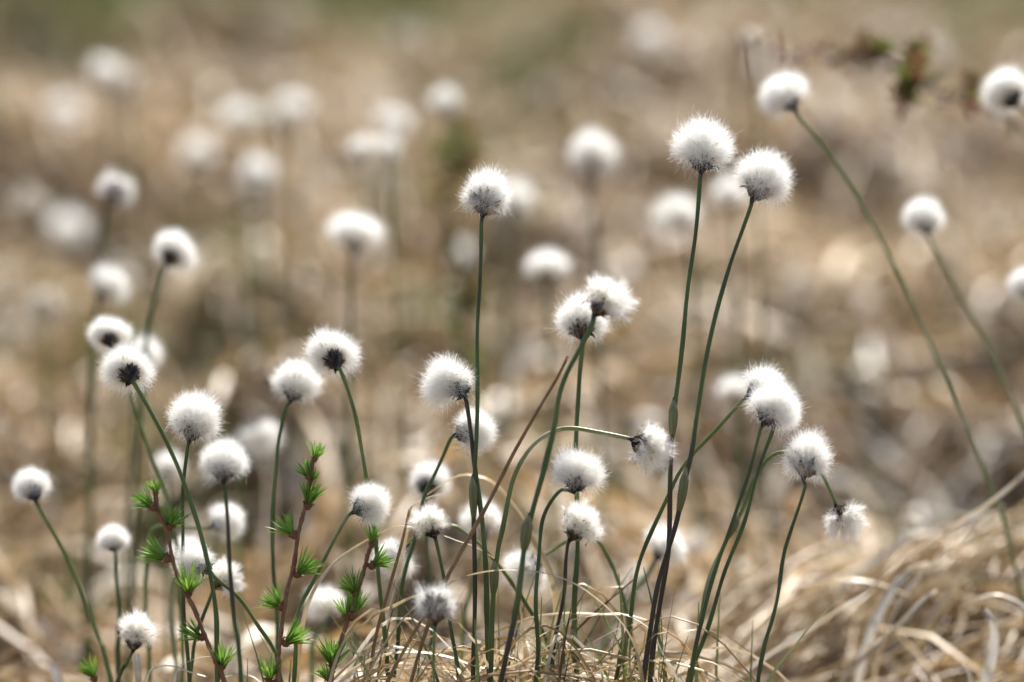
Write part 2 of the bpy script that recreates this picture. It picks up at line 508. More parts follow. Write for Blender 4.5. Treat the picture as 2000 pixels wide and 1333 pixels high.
def scales(seed, n=90, big=.96, grey=.32, zmax=.22):
    r = np.random.default_rng(seed)
    a = r.uniform(0, 6.283, n)
    lvl = np.linspace(0, 1, n)
    z = zmax * lvl
    rad = .06 + .05 * lvl + (.24 * np.sin(np.pi * lvl) if zmax > .5 else 0)
    o = np.stack([np.cos(a), np.sin(a), 0 * a], -1)
    S = o * rad[:, None] + np.stack([0 * a, 0 * a, z], -1)
    flare = np.clip(r.normal(.8, .22, n), .25, 1.25)[:, None]
    D0 = o * flare + np.array([0, 0, 1.0])
    D1 = o * (flare * 1.5 + r.normal(.1, .25, (n, 1))) + np.array([0, 0, .75]) + r.normal(0, .2, (n, 3))
    dro = r.uniform(0, 1, n) < .12
    D1[dro, 2] -= 1.5
    L = big * r.uniform(.46, .84, n)
    V, F, C = leaflets(S, D0, D1, L, big * r.uniform(.15, .27, n), r)
    tint = np.clip(r.normal(grey, .2, n), 0, 1)
    T = np.repeat(tint, 5 * C)
    # thin dark and pale threads among the scales
    m = 70
    a = r.uniform(0, 6.283, m)
    o = np.stack([np.cos(a), np.sin(a), 0 * a], -1)
    S = o * .12 + np.stack([0 * a, 0 * a, r.uniform(.05, .4, m)], -1)
    D0 = o * r.uniform(.5, 1.2, (m, 1)) + np.array([0, 0, .8])
    D1 = o + r.normal(0, .5, (m, 3))
    V2, F2, C2 = leaflets(S, D0, D1, r.uniform(.3, .6, m), np.full(m, .028), r)
    T2 = np.repeat(np.clip(r.normal(.6, .35, m), 0, 1), 5 * C2)
    # the solid receptacle carrying them
    zz = np.linspace(-.06, .34, 8)
    pr = np.interp(zz, [-.06, .0, .14, .26, .34], [.07, .1, .17, .16, .02])
    V3, F3 = tube(np.stack([0 * zz, 0 * zz, zz], -1), pr, 10)
    v, f, t = join([(V, F, T), (V2, F2, T2), (V3, F3, np.full(len(V3), .15))])
    return mesh('scales', v, f, M_scale, attrs={'tint': t})

def anthers(seed, n, low=-.5, high=.3, reach=.75):
    r = np.random.default_rng(seed)
    a = r.uniform(0, 6.283, n)
    c = r.uniform(low, high, n)
    s = np.sqrt(1 - c * c)
    d = np.stack([s * np.cos(a), s * np.sin(a), c], -1)
    S = np.array([0, 0, CZ]) + d * r.uniform(reach * .6, reach, n)[:, None] * np.array([1, 1, .86])
    V, F, C = leaflets(S, d + r.normal(0, .6, (n, 3)), d + r.normal(0, .9, (n, 3)), r.uniform(.14, .34, n), r.uniform(.025, .05, n), r)
    return mesh('withered_anthers', V, F, M_anther, attrs={'tint': np.repeat(r.uniform(0, 1, n), 5 * C)})

HEADS = {
    'round': [(fluff(1, 9000, .0105, 70, .24, ragged=.15), scales(101), anthers(201, 14)),
              (fluff(2, 9000, .0105, 50, .3, ragged=.17), scales(102, grey=.45), anthers(202, 22)),
              (fluff(3, 9000, .0105, 90, .2, ragged=.15, polar=130, vert=.84), scales(103), anthers(203, 10))],
    'flat': [(fluff(4, 8500, .0105, 60, .26, ragged=.16, polar=124, vert=.78), scales(104, big=.70, grey=.4), anthers(204, 8))],
    'lop': [(fluff(5, 8000, .011, 90, .3, lop=(.25, .4), ragged=.18), scales(105, grey=.5), anthers(205, 30)),
            (fluff(6, 8000, .011, 70, .35, lop=(.15, -.3), ragged=.2), scales(106, grey=.4), anthers(206, 26))],
    'clumpy': [(fluff(7, 7000, .011, 64, .46, ragged=.24, wiggle=.05), scales(107, big=.8, grey=.55), anthers(207, 150, reach=.98)),
               (fluff(8, 7000, .011, 52, .5, ragged=.26, wiggle=.05), scales(108, big=.8, grey=.6), anthers(208, 160, low=-.7, reach=.98))],
    'brown': [(fluff(9, 7000, .012, 110, .25, ragged=.16), scales(109, n=60, big=1.35, grey=.68), anthers(209, 120, reach=.8)),
              (fluff(10, 4200, .013, 30, .5, polar=102, ragged=.2), scales(110, n=170, big=.9, grey=.86, zmax=1.0), anthers(210, 120, low=-.8, reach=.8))],
    'far_dim': [(fluff(14, 2200, .026, 60, .35, K=5, mat=M_far_dim), scales(114, n=24, big=.6), None),
            (fluff(15, 2000, .026, 30, .55, K=5, ragged=.25, polar=115, mat=M_far_dim), scales(115, n=24, big=.6), None),
            (fluff(16, 2200, .026, 50, .3, K=5, mat=M_white), scales(116, n=24, big=.6), None)],
    'soft': [(fluff(11, 2800, .026, 70, .3, K=5), scales(111, n=20, big=.65), None),
             (fluff(12, 2800, .026, 40, .5, K=5, ragged=.2), scales(112, n=20, big=.6), None),
             (fluff(13, 2800, .026, 60, .3, K=5, polar=110, vert=.75), scales(113, n=24, big=.7), None)],
}

def stem_mesh(P, r_top, r_bot, tint, sides=8):
    K = len(P)
    s = np.linspace(0, 1, K)
    R = r_top + (r_bot - r_top) * s ** .8
    R = R * (1 + .07 * np.sin(s * 23 + P[0][0] * 300) + .05 * np.sin(s * 51))
    V, F = tube(P, R, sides)
    t = np.interp(s, np.linspace(0, 1, len(tint)), tint)
    t = t + .07 * np.sin(s * 17 + P[0][0] * 900) + .05 * np.sin(s * 41)
    t[0] = min(t[0], .12)                       # dark neck under the head
    return mesh('stem', V, F, M_stem, attrs={'tint': np.repeat(t, sides)})

def sheath_mesh(P, r0, seed):
    """inflated bladeless sheath round the stem, its pointed tip a little apart; P runs from the tip down"""
    K = len(P)
    s = np.linspace(0, 1, K)
    R = r0 * np.interp(s, [0, .12, .35, .7, .95, 1], [.15, .75, 1.75, 1.65, 1.15, 1.02])
    V, F = tube(P + np.outer((1 - s) ** 2, np.array([-.9 * r0, -.6 * r0, 0])), R, 12)
    rib = (np.arange(12) % 2) * .22
    t = np.clip(np.interp(s, [0, .1, .3, 1], [.0, .9, .55, .4])[:, None] + rib[None, :] - .1, 0, 1)
    return mesh('sheath', V, F, M_sheath, attrs={'tint': t.ravel()})

STALKS = []
def cotton(label, head, r, base, path, off, kind='round', tint=(.45, .4, .36, .3), sheath=None, group='cotton grass stalks of the sharp near clump',
           sw=9.5, lean=0.0, s=1, tw=None, anther=True, soft=False, grow=1.0):
    """head centre, radius and stem in photo pixels; off = metres behind the plane of focus"""
    D = FOCUS + off
    k = D * W / 2000
    ba = px(base[0], base[1], D)
    R = r * k * .98
    dx, dy = (head[0] - base[0]) * k, (base[1] - head[1]) * k
    dz2 = (CZ * R) ** 2 - dx * dx - dy * dy
    ax = RT * dx + UP * dy + FW * (s * math.sqrt(dz2) if dz2 > 0 else 0)
    sc = R
    if soft:                                    # seen as soft shapes: stem end right under the head, in the plane of the picture
        ax = norm(RT * dx + UP * dy)
        ba = px(head[0], head[1], D) - ax * CZ * R
    ax = norm(ax)
    pts = [ba] + [px(x, y, D + lean * (i + 1) / len(path)) for i, (x, y) in enumerate(path)]
    last, prev = pts[-1], pts[-2]
    dirn = norm(last - prev)
    if dirn[2] > -.5:
        dirn = norm(dirn * .4 + np.array([0, 0, -1.0]))
    g = last.copy()
    for _ in range(200):
        if g[2] <= float(gh(g[0], g[1])) - .004:
            break
        g = g + dirn * .004
        dirn = norm(dirn + np.array([0, 0, -.03]))
    if np.linalg.norm(g - last) > .006:
        pts.append(g)
    root = empty('cotton_grass_stalk', pts[-1])
    o = pts[-1]
    P = catmull(pts, 14 if soft else max(30, 8 * len(pts)))
    if not soft:
        sw_ = np.linspace(0, 1, len(P))
        P = P + (np.sin(sw_ * rnd.uniform(14, 22) + rnd.uniform(0, 6)) * .0005 * np.minimum(1, sw_ * 5))[:, None] * RT + (np.sin(sw_ * rnd.uniform(7, 12)) * .0008)[:, None] * np.minimum(1, sw_ * 5)[:, None] * FW
    # start the stem inside the receptacle
    st = stem_mesh(P - o, sw * .36 * k, sw * .50 * k, tint, 6 if soft else 10)
    link('stem', st, root)
    hd, sca, ant = HEADS[kind][(tw if tw is not None else rnd.randrange(99)) % len(HEADS[kind])]
    h = link('seed_head', hd, root)
    h.location = ba - o
    q = Vector(ax).to_track_quat('Z', 'Y') @ Quaternion((0, 0, 1), rnd.uniform(0, 6.28))
    h.rotation_mode = 'QUATERNION'
    h.rotation_quaternion = q
    h.scale = (sc * rnd.uniform(.86, 1.0), sc * rnd.uniform(.86, 1.0), sc * (rnd.uniform(.94, 1.04) if kind in ('flat', 'soft', 'far_dim') else rnd.uniform(1.02, 1.14)))
    link('scales', sca, h)
    if ant is not None and anther:
        link('withered_anthers', ant, h)
    if sheath:
        for (ya, yb) in (sheath if isinstance(sheath, list) else [sheath]):
            # the part of the stem between two pixel heights
            zs = np.array([(666.5 - (np.dot(p - CAM, UP) / np.dot(p - CAM, FW)) / W * 2000) for p in P])
            idx = np.where((zs >= ya - 12) & (zs <= yb + 12))[0]
            if len(idx) >= 2:
                sub = catmull(P[idx[0]:idx[-1] + 1] - o, 60)
                zz = np.array([(666.5 - (np.dot(p + o - CAM, UP) / np.dot(p + o - CAM, FW)) / W * 2000) for p in sub])
                sub = sub[(zz >= ya) & (zz <= yb)]
                if len(sub) > 4:
                    link('sheath', sheath_mesh(catmull(sub, 16), sw * .5 * k, 0), root)
    tag(root, label, 'cotton grass', group)
    STALKS.append(root)
    return root

DG = (.4, .36, .36, .38)          # dark green all along
RD = (.45, .4, .3, .08, .05, .3)  # reddish dark lower part
LG = (.7, .66, .6, .55)           # lighter green
# --- the sharp near clump, named from left to right by what sets each apart
cotton('small cotton head at the far left edge on a pale stem slanting right', (62, 955), 40, (70, 980),
       [(76, 992), (118, 1067), (159, 1161), (194, 1249), (217, 1325)], -.09, 'round', LG, tw=0, sw=11)
cotton('smaller cotton head half hidden behind its larger partner in the upper left pair', (212, 653), 45, (215, 676),
       [(258, 782), (294, 885), (326, 985), (347, 1067), (352, 1180), (356, 1300)], .12, 'flat', LG)
cotton('large cotton head with a bared black base, front of the upper left pair', (247, 722), 58, (256, 742),
       [(262, 749), (305, 826), (352, 926), (382, 1002), (400, 1067), (418, 1180), (425, 1300)], -.02, 'flat', (.6, .5, .45, .4), sw=11)
cotton('small soft cotton head standing alone low at left, on a short straight stem', (220, 1050), 35, (225, 1080),
       [(227, 1095), (230, 1196), (232, 1310)], .12, 'round', DG)
cotton('ragged brownish cotton head low at the bottom left, close above the frame edge', (268, 1230), 47, (260, 1272),
       [(254, 1282), (240, 1310), (229, 1332)], .03, 'clumpy', DG, tw=0)
cotton('domed cotton head with grey tangled underside on a straight dark stem beside the larch shoot', (380, 818), 57, (369, 864),
       [(367, 872), (358, 961), (355, 1067), (361, 1196), (367, 1314)], 0, 'round', DG, tw=1)
cotton('creamy cotton head with a slim brown neck in front of the left group', (437, 897), 52, (437, 943),
       [(439, 952), (449, 1079), (458, 1214), (470, 1331)], -.06, 'round', (.2, .3, .33, .36), tw=2, sw=11)
cotton('drooping cotton head on a right angled stem behind the left larch shoot', (438, 1020), 41, (410, 1031),
       [(392, 1031), (345, 1028), (304, 1030), (290, 1048), (286, 1090), (287, 1190), (290, 1310)], .13, 'round', LG)
cotton('cotton head nodding left with a jet black base, in the low left pair', (382, 1097), 43, (412, 1118),
       [(421, 1130), (464, 1167), (505, 1221), (535, 1268), (545, 1320)], 0, 'lop', (.6, .5, .45, .4), tw=0)
cotton('cotton head half covered by an upright stem, right one of the low left pair', (455, 1120), 42, (418, 1150),
       [(414, 1158), (394, 1214), (376, 1273), (370, 1325)], .03, 'clumpy', DG, tw=1)
cotton('dim cotton head peeping out behind the nodding low left pair', (362, 1082), 38, (345, 1120),
       [(339, 1140), (336, 1200), (343, 1285)], .16, 'soft', (.9, .95, .9), soft=True, sw=13)
cotton('smaller soft cotton head, left of the pair over the tallest larch shoot', (580, 745), 48, (567, 785),
       [(560, 792), (541, 875), (532, 985), (535, 1095), (539, 1190), (541, 1310)], .07, 'round', (.45, .42, .4), tw=0)
cotton('large cotton head with black rosette base, right of the pair over the tallest larch shoot', (648, 693), 58, (657, 716),
       [(666, 727), (692, 803), (708, 875), (718, 946), (738, 1105), (750, 1205), (755, 1315)], .02, 'flat', (.65, .55, .45, .4), sw=10)
cotton('cotton head turned right with its black rosette facing the viewer, above a curved pale stem', (716, 988), 47, (688, 1002),
       [(678, 1010), (642, 1073), (609, 1144), (582, 1205), (573, 1315)], .01, 'round', (.75, .65, .5, .4), tw=1, s=.6)
cotton('blurred cotton head low between the middle and right larch shoots, on a thick pale stem', (636, 1185), 43, (647, 1208),
       [(637, 1220), (615, 1240), (609, 1270), (609, 1320)], .17, 'soft', (.8, .9, .9), soft=True, sw=15)
cotton('bent over cotton head hanging behind a grey straw beside the right larch tip', (772, 1090), 46, (797, 1066),
       [(803, 1055), (824, 1046), (882, 1028), (923, 1051), (960, 1087), (1031, 1187), (1069, 1250), (1080, 1325)], .05, 'lop', (.85, .7, .45, .4, .36), tw=1)
cotton('hazy cotton head behind the arching tan blade in the middle', (838, 945), 46, (832, 968),
       [(832, 985), (838, 1090), (842, 1200), (845, 1320)], .13, 'round', DG, tw=2)
cotton('shaggy small cotton head with brown base specks below the arching tan blade', (840, 1014), 42, (850, 1052),
       [(854, 1067), (865, 1128), (882, 1221), (895, 1331)], 0, 'clumpy', DG, tw=0)
cotton('worn cotton head whose bare brown core shows between white tufts, low in the middle', (852, 1178), 46, (850, 1222),
       [(849, 1235), (848, 1331)], -.06, 'brown', (.7, .75, .8), tw=1)
cotton('broad woolly cotton head leaning left over a stiff dark stem with a brown neck', (880, 742), 57, (909, 776),
       [(911, 785), (923, 864), (935, 960), (945, 1080), (952, 1180), (956, 1320)], 0, 'lop', (.15, .4, .38, .36, .34), tw=0, sw=12)
cotton('cotton head turned right with a smooth black cup, just below the broad woolly head', (928, 842), 47, (887, 851),
       [(879, 859), (851, 925), (829, 974), (807, 1056), (791, 1122), (777, 1232), (770, 1320)], .03, 'round', DG, tw=0)
cotton('tall cotton head alone on a long straight stem in the middle of the photo', (952, 374), 53, (942, 424),
       [(940, 436), (938, 560), (932, 700), (928, 930), (927, 1060), (925, 1200), (926, 1325)], .0, 'brown', (.4, .36, .36, .34, .1, .34, .36), (925, 1010), tw=0, sw=10)
cotton('faint soft cotton head behind the two crossing stems low in the middle', (940, 1015), 48, (946, 1038),
       [(946, 1060), (925, 1130), (905, 1220), (900, 1320)], .15, 'soft', LG, soft=True, sw=12)
cotton('ragged cotton head on a long curved stem, front one of the centre right pair', (1192, 575), 55, (1160, 617),
       [(1159, 627), (1137, 675), (1100, 750), (1078, 844), (1050, 962), (1031, 1044), (1009, 1175), (981, 1325)], -.05, 'clumpy', (.5, .45, .42, .4, .1, .08, .4), (1000, 1075), tw=1, sw=13)
cotton('cotton head with a spiky dark base, rear one of the centre right pair', (1138, 628), 58, (1138, 664),
       [(1137, 680), (1130, 750), (1127, 862), (1126, 1062), (1124, 1187), (1124, 1325)], .03, 'round', (.5, .45, .4, .36), (1222, 1300), tw=1, sw=12)
cotton('wide two lobed cotton head, upper of the two stacked right of the middle', (1128, 922), 53, (1120, 962),
       [(1094, 959), (1062, 1012), (1050, 1094), (1049, 1250), (1047, 1325)], -.01, 'lop', DG, tw=1)
cotton('ragged bell shaped cotton head, lower of the two stacked right of the middle', (1134, 1024), 52, (1112, 1056),
       [(1109, 1064), (1100, 1156), (1081, 1281), (1076, 1325)], .02, 'clumpy', (.15, .2, .3, .36), tw=0)
cotton('shaggy cotton head hanging down and left from a stem arching in behind the stacked pair', (1030, 1118), 47, (1054, 1092),
       [(1059, 1087), (1082, 1074), (1106, 1059), (1140, 1045), (1166, 1056), (1194, 1106), (1219, 1175), (1237, 1250), (1246, 1320)], .07, 'lop', (.8, .6, .5, .4, .38), tw=0)
cotton('worn cotton head pointing right on a stem bent in a wide arch', (1283, 877), 52, (1232, 858),
       [(1225, 856), (1170, 845), (1119, 837), (1081, 844), (1037, 875), (1000, 937), (981, 1031), (972, 1087), (962, 1219), (956, 1325)], -.01, 'clumpy', (.95, .9, .8, .6, .45, .4, .4, .3), (1090, 1160), tw=0, sw=11)
cotton('perfect round cotton head on the left stem of the tall crossing pair', (1373, 287), 64, (1369, 338),
       [(1367, 352), (1358, 470), (1340, 600), (1319, 781), (1312, 912), (1305, 1050), (1300, 1100), (1284, 1220), (1272, 1325)], 0, 'round', (.4, .37, .36, .36, .06, .05, .36, .36), (775, 850), tw=0, sw=11)
cotton('perfect round cotton head on the right stem of the tall crossing pair', (1494, 345), 64, (1469, 393),
       [(1466, 404), (1424, 524), (1390, 659), (1363, 794), (1350, 875), (1337, 937), (1319, 1031), (1290, 1131), (1275, 1206), (1256, 1320)], -.015, 'round', (.42, .38, .36, .36, .05, .05, .34, .36), (905, 1000), tw=1, sw=11)
cotton('blurred cotton head with a round black base behind the tall crossing stems', (1298, 1068), 46, (1280, 1095),
       [(1272, 1110), (1235, 1165), (1195, 1220), (1175, 1270), (1162, 1325)], .17, 'soft', (.85, .9, 1, 1), soft=True, sw=15)
cotton('cotton head lying on its side with a bare black neck, behind another head at right', (1505, 762), 52, (1457, 777),
       [(1450, 782), (1400, 838), (1350, 894), (1316, 944), (1275, 1031), (1244, 1125), (1225, 1231), (1206, 1325)], .015, 'lop', (.85, .55, .42, .38, .36, .36), (1230, 1300), tw=1)
cotton('bright cotton head overlapping the sideways one, with ragged grey underside', (1520, 782), 54, (1490, 830),
       [(1486, 836), (1463, 921), (1432, 1024), (1391, 1126), (1370, 1213), (1352, 1320)], -.015, 'round', DG, tw=2)
cotton('cotton head mostly hidden by the bright one at right, only its lower fringe free', (1527, 796), 43, (1510, 838),
       [(1508, 845), (1483, 916), (1452, 1019), (1411, 1136), (1376, 1239), (1350, 1325)], .01, 'round', DG, (1285, 1330), tw=0)
cotton('cotton head with a large brown tangled base, above the hanging one at right', (1578, 883), 54, (1569, 937),
       [(1573, 948), (1547, 1034), (1529, 1100), (1509, 1203), (1483, 1320)], -.02, 'brown', (.36, .36, .38, .36), tw=0)
cotton('white cotton head hanging upside down right of the brown based head', (1650, 1022), 46, (1632, 986),
       [(1630, 978), (1604, 925), (1575, 890), (1527, 884), (1498, 901), (1468, 947), (1447, 998), (1417, 1060), (1381, 1152), (1345, 1320)], .03, 'clumpy', (.7, .65, .6, .9, .7, .55, .5), (1000, 1050), tw=1)
# --- softer stalks just behind
G2 = 'blurred cotton grass stalks behind the clump'
cotton('flattened cotton head at upper right on a long stem leaning down to the right', (1530, 184), 56, (1554, 216),
       [(1558, 226), (1640, 330), (1730, 490), (1790, 610), (1850, 740), (1900, 860), (1930, 950), (1965, 1040)], .2, 'flat', (.78, .8, .78, .98, .72, .66, .6), None, G2, sw=10)
cotton('small round cotton head at right on a thin stem leaning toward the right edge', (1803, 422), 44, (1812, 462),
       [(1818, 470), (1870, 570), (1920, 660), (1960, 740), (2000, 830), (2020, 900), (2030, 980)], .27, 'round', (.8, .75, .7), None, G2, sw=10)
cotton('cotton head with a black base cut by the upper right edge', (1968, 180), 54, (1988, 206),
       [(1996, 216), (2070, 330), (2120, 460), (2150, 650)], .25, 'flat', (.8, .75, .7), None, G2, sw=10)
cotton('cotton head showing only its left half at the right edge', (2002, 552), 38, (2014, 585),
       [(2020, 600), (2060, 720), (2080, 850)], .3, 'round', (.8, .75, .7), None, G2, sw=10)
cotton('flat topped cotton head with a dark dot base, alone at middle left', (339, 492), 50, (325, 516),
       [(320, 530), (300, 600), (285, 680), (275, 800)], .26, 'flat', DG, None, G2, sw=12)
cotton('blurred cotton head leaning right with a grey flank, below the flat topped one', (212, 558), 44, (188, 592),
       [(186, 605), (180, 720), (178, 820)], .42, 'soft', DG, None, G2, sw=13, soft=True)
cotton('dull thin cotton head with a dark grey base on a dark stem at left', (228, 370), 40, (208, 405),
       [(206, 420), (195, 510), (188, 640), (182, 740)], .45, 'brown', (.3, .3, .3), None, G2, sw=13, tw=1)
cotton('pale cotton head half hidden behind the upper left pair', (283, 692), 38, (270, 722),
       [(262, 760), (255, 900), (250, 980)], .3, 'soft', DG, None, G2, soft=True)
cotton('blurred cotton head with a dark base, above the middle larch shoot gap', (692, 455), 60, (690, 488),
       [(688, 510), (685, 640), (682, 760)], .45, 'soft', (.4, .45, .5), None, G2, soft=True, sw=14, tw=2)
cotton('blurred conical cotton head on a grey stem right of the tall middle one', (1158, 302), 52, (1155, 345),
       [(1156, 360), (1165, 480), (1170, 650)], .6, 'soft', (.3, .35, .4), None, G2, soft=True, sw=12, tw=0)
cotton('blurred domed cotton head between the tall middle head and the centre right pair', (1068, 520), 48, (1068, 545),
       [(1068, 560), (1072, 650), (1075, 740)], .5, 'soft', LG, None, G2, soft=True, sw=13, tw=2)
cotton('pale blurred cotton head close behind the tall middle head', (1005, 392), 44, (1000, 425),
       [(998, 440), (990, 560), (988, 700)], .75, 'soft', DG, None, G2, soft=True, sw=10, tw=0)
cotton('blurred cotton head left of the tall crossing stems', (1326, 425), 48, (1342, 456),
       [(1344, 470), (1352, 560), (1356, 680)], .62, 'soft', DG, None, G2, soft=True, sw=14, tw=1)
cotton('blurred cotton head between the two tall crossing stems', (1425, 382), 42, (1432, 412),
       [(1433, 425), (1440, 520), (1442, 640)], .66, 'soft', DG, None, G2, soft=True, sw=13, tw=0)
cotton('faint cotton head low beside the right tall crossing stem', (1432, 762), 38, (1436, 785),
       [(1438, 800), (1440, 860), (1440, 920)], .5, 'soft', DG, None, G2, soft=True, sw=12, tw=2)
cotton('bluish tilted cotton tuft left of the middle larch shoot', (505, 850), 44, (492, 822),
       [(488, 818), (476, 840), (472, 900), (470, 960)], .42, 'soft', LG, None, G2, soft=True, sw=12, tw=1)
cotton('dim small cotton head behind the domed left head', (330, 912), 36, (328, 938),
       [(328, 950), (328, 990), (328, 1040)], .38, 'soft', DG, None, G2, soft=True, sw=12, tw=0)
# --- far, strongly blurred heads
G3 = 'far cotton grass stalks melted into soft discs'
far = [((505, 342), 52, (505, 375), .85, 'large grey white disc of a cotton head left of centre, darker below', 0),
       ((385, 300), 46, (385, 330), 1.1, 'dim beige disc of a cotton head left of the large grey white one', 2),
       ((468, 228), 46, (470, 255), 1.0, 'left disc of three touching far cotton heads at upper left', 1),
       ((530, 232), 42, (530, 262), .95, 'middle disc of three touching far cotton heads at upper left', 0),
       ((572, 212), 46, (570, 240), 1.05, 'right disc of three touching far cotton heads at upper left', 2),
       ((204, 142), 42, (206, 172), .95, 'brighter left half of the far double cotton head near the top left corner', 1),
       ((246, 160), 38, (246, 188), 1.0, 'dimmer right half of the far double cotton head near the top left corner', 0),
       ((125, 222), 54, (120, 255), 1.5, 'broad tan tinted far cotton head below the top left double head', 2),
       ((62, 402), 46, (64, 435), .95, 'far cotton head near the left edge above a wider pale smear', 1),
       ((132, 452), 56, (132, 480), 1.15, 'wide pale smear of a far cotton head near the left edge', 2),
       ((88, 592), 46, (90, 622), .75, 'far cotton head low near the left edge, under the wide smear', 0),
       ((708, 290), 36, (712, 318), .6, 'left small bright head of the cotton trio left of centre top', 1),
       ((758, 288), 36, (752, 318), .62, 'right small bright head of the cotton trio left of centre top', 0),
       ((768, 242), 50, (766, 272), .9, 'large soft rear head of the cotton trio left of centre top', 2),
       ((868, 198), 44, (878, 228), .7, 'far cotton head with a dark stub below it, above the tall middle head', 2),
       ((760, 345), 38, (760, 370), 1.4, 'ghostly disc of a cotton head right under the bright trio', 0),
       ((1466, 72), 27, (1470, 92), .5, 'tiny violet white cotton head at the top beside the leafy twig', 0),
       ((1270, 78), 46, (1272, 105), 1.4, 'faint cotton head near the top right of centre', 2),
       ((1824, 108), 44, (1826, 135), 1.1, 'faint cotton head behind the leafy twig', 1),
       ((1562, 552), 32, (1562, 575), 1.0, 'faint pinkish disc of a cotton head under the flattened head stem', 0),
       ((1742, 312), 36, (1742, 335), 1.25, 'faint cotton disc between the two leaning right stems', 1),
       ((902, 495), 36, (902, 520), 1.0, 'faint beige disc of a cotton head left of the tall middle stem', 2),
       ((785, 80), 40, (785, 105), 1.8, 'very faint disc of a cotton head at the top left of the middle', 1),
       ((1640, 1010), 10, (1640, 1020), .0, '', 0)]
BRIGHT = ('lef', 'rig', 'bri', 'lar')     # white fluff; most others use fluff painted dimmer, to look fainter far off
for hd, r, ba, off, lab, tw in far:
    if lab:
        cotton(lab, hd, r * (.80 if lab[:3] in BRIGHT else rnd.uniform(.70, .84)), ba, [(ba[0] + 2, ba[1] + 14), (ba[0] + 6, ba[1] + 70)], off * 1.15, 'soft' if lab[:3] in BRIGHT else 'far_dim', (.5, .6, .65), None, G3, soft=True, sw=9, tw=tw)

# ------------------------------------------------------------------ larch shoots
def needle_tuft(seed, n=30, spread=.62):
    r = np.random.default_rng(seed)
    K = 6
    t = np.linspace(0, 1, K)[None, :, None]
    ph = r.uniform(0, 6.283, n)
    th = spread * np.sqrt(r.uniform(0.01, 1, n)) * 1.25
    d = np.stack([np.sin(th) * np.cos(ph), np.sin(th) * np.sin(ph), np.cos(th)], -1)
    L = 1.06 * r.uniform(.6, 1.08, n) * (1 - .12 * th)
    S = np.stack([.06 * np.cos(ph), .06 * np.sin(ph), 0 * ph], -1) * r.uniform(.2, 1, (n, 1))
    out = np.stack([np.cos(ph), np.sin(ph), 0 * ph], -1)
    P = S[:, None] + d[:, None] * t * L[:, None, None] + out[:, None] * (t ** 2 * r.uniform(-.06, .16, n)[:, None, None])
    wd = .058 * np.array([.7, 1, 1, 1, .9, .15])[None] * r.uniform(.8, 1.2, n)[:, None]
    side = np.cross(d, out + r.normal(0, .5, (n, 3)))[:, None].repeat(K, 1)
    V, F, C = ribbons(P, wd * .5, side, fold=.45)
    tint = np.clip(r.normal(.32 + .09 * (seed % 5), .2, n)[:, None] + .2 * t[0, :, 0][None] - .05, 0, 1)
    return mesh('needle_tuft', V, F, M_needle, attrs={'tint': np.repeat(tint, C, axis=1)})
TUFTS = [needle_tuft(s, n, sp_) for s, n, sp_ in ((31, 54, .50), (32, 46, .62), (33, 60, .44), (34, 48, .54), (35, 30, .45))]
def bud_scale_mesh():
    z = np.linspace(-.16, .14, 9)
    rr = np.interp(z, [-.16, -.08, .02, .09, .14], [.06, .13, .17, .13, .10])
    V, F = tube(np.stack([0 * z, 0 * z, z], -1), rr, 10)
    r = np.random.default_rng(5)
    V = V + r.normal(0, .012, V.shape)
    n = 14
    a = np.linspace(0, 12.5, n)
    o = np.stack([np.cos(a), np.sin(a), 0 * a], -1)
    V2, F2, C = leaflets(o * .13 + np.array([0, 0, .02]), o * .6 + np.array([0, 0, 1]), o * 1.4 + np.array([0, 0, .6]), np.full(n, .16), np.full(n, .11), r)
    v, f, t = join([(V, F, np.full(len(V), .35)), (V2, F2, np.repeat(r.uniform(.3, .9, n), 5 * C))])
    return mesh('bud_scales', v, f, M_larch, attrs={'tint': t})
BUD = bud_scale_mesh()

